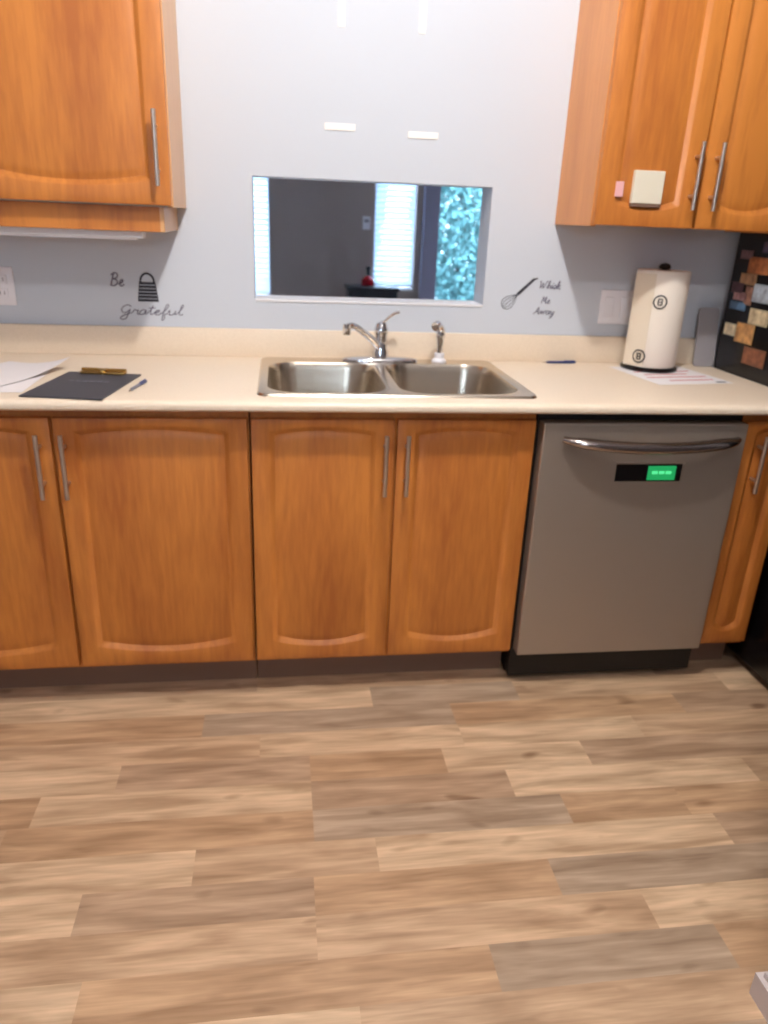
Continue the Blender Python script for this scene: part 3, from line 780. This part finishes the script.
# script lettering, each glyph a polyline in x-height units: (advance, strokes)
GL = {
 'B': (1.5, [[(0.3, 0), (0.45, 1.0), (0.6, 2.0)], [(0.2, 1.7), (0.7, 2.1), (1.25, 1.8), (1.1, 1.3), (0.55, 1.1), (1.15, 0.95), (1.3, 0.4), (0.8, 0), (0.25, 0.15)]]),
 'e': (0.9, [[(0, 0.3), (0.5, 0.55), (0.7, 0.85), (0.45, 1.0), (0.2, 0.6), (0.3, 0.1), (0.6, 0), (0.95, 0.3)]]),
 'G': (1.5, [[(1.25, 1.6), (0.9, 2.0), (0.4, 1.7), (0.2, 1.0), (0.4, 0.4), (0.8, 0.4), (1.15, 1.0)], [(1.2, 1.1), (1.1, 0.2), (0.9, -0.9), (0.4, -1.1), (0.3, -0.6), (0.9, 0.0), (1.45, 0.35)]]),
 'r': (0.8, [[(0, 0.3), (0.25, 1.05), (0.4, 0.85), (0.7, 0.9), (0.6, 0.3), (0.75, 0.0), (0.9, 0.3)]]),
 'a': (1.0, [[(0.8, 0.9), (0.4, 1.0), (0.1, 0.5), (0.25, 0), (0.6, 0.2), (0.8, 0.95), (0.75, 0.1), (1.0, 0.3)]]),
 't': (0.7, [[(0, 0.3), (0.4, 1.2), (0.5, 2.0), (0.35, 0.6), (0.5, 0.0), (0.75, 0.3)], [(0.05, 1.4), (0.85, 1.5)]]),
 'f': (0.8, [[(0, 0.3), (0.45, 1.0), (0.75, 2.0), (0.5, 2.2), (0.35, 1.2), (0.25, -0.8), (0.4, -1.1), (0.55, -0.5), (0.45, 0.1), (0.85, 0.3)]]),
 'u': (1.1, [[(0, 0.6), (0.2, 1.0), (0.2, 0.2), (0.5, 0), (0.8, 0.4), (0.9, 1.0), (0.85, 0.15), (1.1, 0.3)]]),
 'l': (0.7, [[(0, 0.3), (0.4, 1.2), (0.6, 2.1), (0.4, 2.1), (0.3, 1.0), (0.35, 0.1), (0.75, 0.2)]]),
 'W': (1.9, [[(0.1, 1.7), (0.35, 1.9), (0.45, 0.1), (0.95, 1.5), (1.1, 0.1), (1.7, 1.9), (1.9, 1.7)]]),
 'h': (1.0, [[(0, 0.3), (0.45, 1.5), (0.45, 2.1), (0.25, 1.6), (0.2, 0.0), (0.5, 0.95), (0.8, 0.8), (0.75, 0.1), (1.05, 0.3)]]),
 'i': (0.5, [[(0, 0.3), (0.25, 1.0), (0.2, 0.1), (0.5, 0.3)], [(0.3, 1.4), (0.32, 1.5), (0.34, 1.6)]]),
 's': (0.7, [[(0, 0.3), (0.4, 1.1), (0.6, 0.4), (0.35, 0.0), (0.15, 0.15), (0.7, 0.3)]]),
 'k': (0.9, [[(0, 0.3), (0.45, 1.5), (0.4, 2.1), (0.2, 1.5), (0.15, 0.0), (0.5, 0.9), (0.75, 0.9), (0.35, 0.5), (0.75, 0.0), (0.95, 0.3)]]),
 'M': (1.7, [[(0.1, 0.0), (0.4, 1.9), (0.8, 0.5), (1.2, 1.9), (1.3, 0.1), (1.7, 0.3)]]),
 'A': (1.5, [[(0.0, 0.1), (0.4, 0.5), (0.95, 2.0), (1.1, 0.1), (1.5, 0.3)], [(0.4, 0.8), (0.8, 0.75), (1.25, 0.85)]]),
 'w': (1.3, [[(0, 0.4), (0.2, 1.0), (0.3, 0.1), (0.65, 0.9), (0.75, 0.1), (1.15, 1.0), (1.35, 0.8)]]),
 'y': (1.0, [[(0, 0.6), (0.2, 1.0), (0.25, 0.3), (0.55, 0.2), (0.85, 1.0), (0.7, -0.3), (0.4, -1.1), (0.15, -0.8), (0.9, 0.3)]]),
}
def script(word, x, z, u, rad=0.0017, slope=0.0, ux=None):
    bm = bmesh.new(); cx = 0; ux = ux or u
    for ch in word:
        adv, strokes = GL[ch]
        for st in strokes:
            pts = catmull([((cx + p[0] + 0.15 * p[1]), 0, p[1]) for p in st], 4)
            tube(bm, [(x + p[0] * ux, -0.0008, z + p[2] * u + slope * p[0] * ux) for p in pts], rad, 6, sq=None)
        cx += adv
    for v in bm.verts: v.co.y = -0.0008 + (v.co.y + 0.0008) * 0.35
    return bm
t = thing('wall_decal', 'black grater decal with cursive lettering left of the opening', 'wall decal', (0, -0.0002, 0))
bm = bmesh.new()
z1, z0 = 1.140, 1.078
nb = 6
for k in range(nb):      # body as stacked dark bands of the grater
    za = z1 - (z1 - z0) * k / nb; zb = za - (z1 - z0) / nb * 0.74
    wa = 0.024 + 0.007 * k / nb; cx = -0.721 
    v = [bm.verts.new(p) for p in ((cx - wa, -0.001, za), (cx + wa, -0.001, za), (cx + wa + 0.001, -0.001, zb), (cx - wa - 0.001, -0.001, zb))]
    w = [bm.verts.new((q.co.x, 0, q.co.z)) for q in v]
    bm.faces.new(v); bm.faces.new(w[::-1])
    for i in range(4): bm.faces.new((v[i], v[(i + 1) % 4], w[(i + 1) % 4], w[i]))
tube(bm, [(-0.721 + 0.021 * math.cos(a * PI / 12), -0.0005, 1.140 + 0.026 * math.sin(a * PI / 12)) for a in range(13)], 0.0028, 8)
for s in (-1, 1): tube(bm, [(-0.721 + s * 0.0235, -0.0005, 1.14), (-0.721 + s * 0.031, -0.0005, 1.081)], 0.0012, 6)
obj('grater_silhouette', bm, DECAL, t)
obj('lettering', script('Be', -0.838, 1.126, 0.019, 0.0022), DECALG, t)
obj('lettering', script('Grateful', -0.815, 1.040, 0.0145, 0.0017, ux=0.0262), DECALG, t)
t = thing('wall_decal', 'dark whisk decal with three short cursive words right of the opening', 'wall decal', (0, -0.0002, 0))
bm = bmesh.new()
H0, H1 = Vector((0.540, 0, 1.186)), Vector((0.487, 0, 1.135))
tube(bm, [H0, H1], [0.0045, 0.0055], 8)
tip = Vector((0.440, 0, 1.094)); ax = (tip - H1); nrm = Vector((ax.z, 0, -ax.x)).normalized()
for w in (-0.019, -0.010, 0.0, 0.010, 0.019):
    tube(bm, catmull([H1, H1 + ax * 0.45 + nrm * w * 0.85, H1 + ax * 0.8 + nrm * w, H1 + ax * 1.02 + nrm * w * 0.35, tip]), 0.0010, 6)
tube(bm, [H0, H0 + Vector((0.012, 0, 0.002))], 0.003, 6)
for v in bm.verts: v.co.y = -0.0006 + v.co.y * 0.15
obj('whisk_silhouette', bm, DECAL, t)
obj('lettering', script('Whisk', 0.556, 1.156, 0.0125, 0.0016, ux=0.0155), DECALG, t)
obj('lettering', script('Me', 0.572, 1.108, 0.0120, 0.0015), DECALG, t)
obj('lettering', script('Away', 0.548, 1.072, 0.0115, 0.0015, ux=0.0155), DECALG, t)

# notes on the upper right cabinet door
t = thing('note_pad', 'white square note pad stuck on the upper right cabinet door', 'note', (0.735, -0.3215, 1.468))
bm = bmesh.new(); box(bm, -0.045, 0.045, -0.012, 0.002, -0.043, 0.043, 0.0015); obj('pad', bm, mat('cream_note_paper', S(224, 216, 196), 0.8), t)
bm = bmesh.new(); box(bm, -0.045, 0.045, -0.010, 0.002, -0.052, -0.0435, 0.001); obj('pad_shadow_strip', bm, KICK, t)  # brown strip stands for the shadow below the pad
o = bxo('note', (0.640, 0.664, -0.3275, -0.3252, 1.440, 1.480), PINK, None, 0.0006); tag(o, 'small pink note left of the white note pad', 'note')

# ------------------------------------------------------------------ beyond the opening
t = thing('side_table', 'black side table under the narrow window beyond the opening', 'table', (0.425, 3.68, 0.05))
bm = bmesh.new(); box(bm, -0.205, 0.205, -0.16, 0.16, 0.765, 0.795, 0.004); obj('tabletop', bm, DARKWOOD, t)
bm = bmesh.new(); box(bm, -0.19, 0.19, -0.145, 0.145, 0.60, 0.765); obj('apron', bm, DARKWOOD, t)
for sx in (-1, 1):
    for sy in (-1, 1):
        bm = bmesh.new(); box(bm, sx * 0.175 - 0.018, sx * 0.175 + 0.018, sy * 0.13 - 0.018, sy * 0.13 + 0.018, -0.05, 0.60); obj('leg', bm, DARKWOOD, t)
t = thing('bottle', 'red bottle with a dark neck on the black side table', 'bottle', (0.395, 3.68, 0.846))
bm = bmesh.new(); lathe(bm, [(0.0, 0.0), (0.048, 0.0), (0.052, 0.008), (0.050, 0.045), (0.030, 0.062), (0.018, 0.075), (0.0, 0.076)], seg=24); obj('body', bm, REDG, t, True)
bm = bmesh.new(); lathe(bm, [(0.0, 0.074), (0.016, 0.074), (0.015, 0.120), (0.020, 0.124), (0.020, 0.145), (0.0, 0.147)], seg=20); obj('neck', bm, DARKWOOD, t, True)

def tree(x, y, r, h, label):
    t = thing('leafy_shrub', label, 'shrub', (x, y, -0.05), 0, 'shrubs outside the glass door')
    me = bpy.data.meshes.new('foliage'); V, F = [], []
    for i in range(14000):
        u = random.uniform(0, 2 * PI); v = random.uniform(-1, 1); k = random.uniform(0.55, 1.0) ** 0.5
        c = Vector((math.cos(u) * math.sqrt(1 - v * v) * r * k, math.sin(u) * math.sqrt(1 - v * v) * r * k, h * 0.5 + v * h * 0.5 * k))
        a = Vector((random.uniform(-1, 1), random.uniform(-1, 1), random.uniform(-1, 1))).normalized(); b_ = a.orthogonal().normalized(); s = random.uniform(0.045, 0.085)
        n = len(V); V += [c - a * s, c + b_ * s * 0.45, c + a * s, c - b_ * s * 0.45]; F.append((n, n + 1, n + 2, n + 3))
    me.from_pydata(V, [], F); me.materials.append(LEAF); link(bpy.data.objects.new('foliage', me), t)
    bm = bmesh.new(); tube(bm, [(0, 0, 0), (0.05, 0, h * 0.3), (0, 0, h * 0.75)], [0.09, 0.07, 0.03], 10); obj('trunk', bm, BARK, t)
for x, y, r, h, w in ((.55, 10.3, .85, 3.6, 'leftmost'), (2.65, 10.3, .85, 3.3, 'middle'), (4.75, 10.3, .85, 3.5, 'rightmost')):
    tree(x, y, r, h, w + ' tall green shrub outside the glass door beyond the opening')

# ------------------------------------------------------------------ kitchen ceiling lamps (above the frame)
for i, ((x, y, z), e, r) in enumerate(LIGHTS):
    t = thing('ceiling_lamp', 'white ceiling lamp ' + ('nearer the sink' if i == 0 else 'farther from the sink') + ' above the kitchen floor', 'lamp', (x, y, CH))
    bm = bmesh.new(); lathe(bm, [(0.0, -0.025), (0.05, -0.025), (0.09, -0.012), (0.095, 0.0), (0.0, 0.0)], seg=28); obj('base', bm, WHITE, t, True)
    ld = bpy.data.lights.new('bulb_light', 'POINT'); ld.energy = e; ld.shadow_soft_size = r; ld.color = LAMP_COLOR
    lo = bpy.data.objects.new('bulb_light', ld); link(lo, t); lo.location = (0, 0, z - CH)
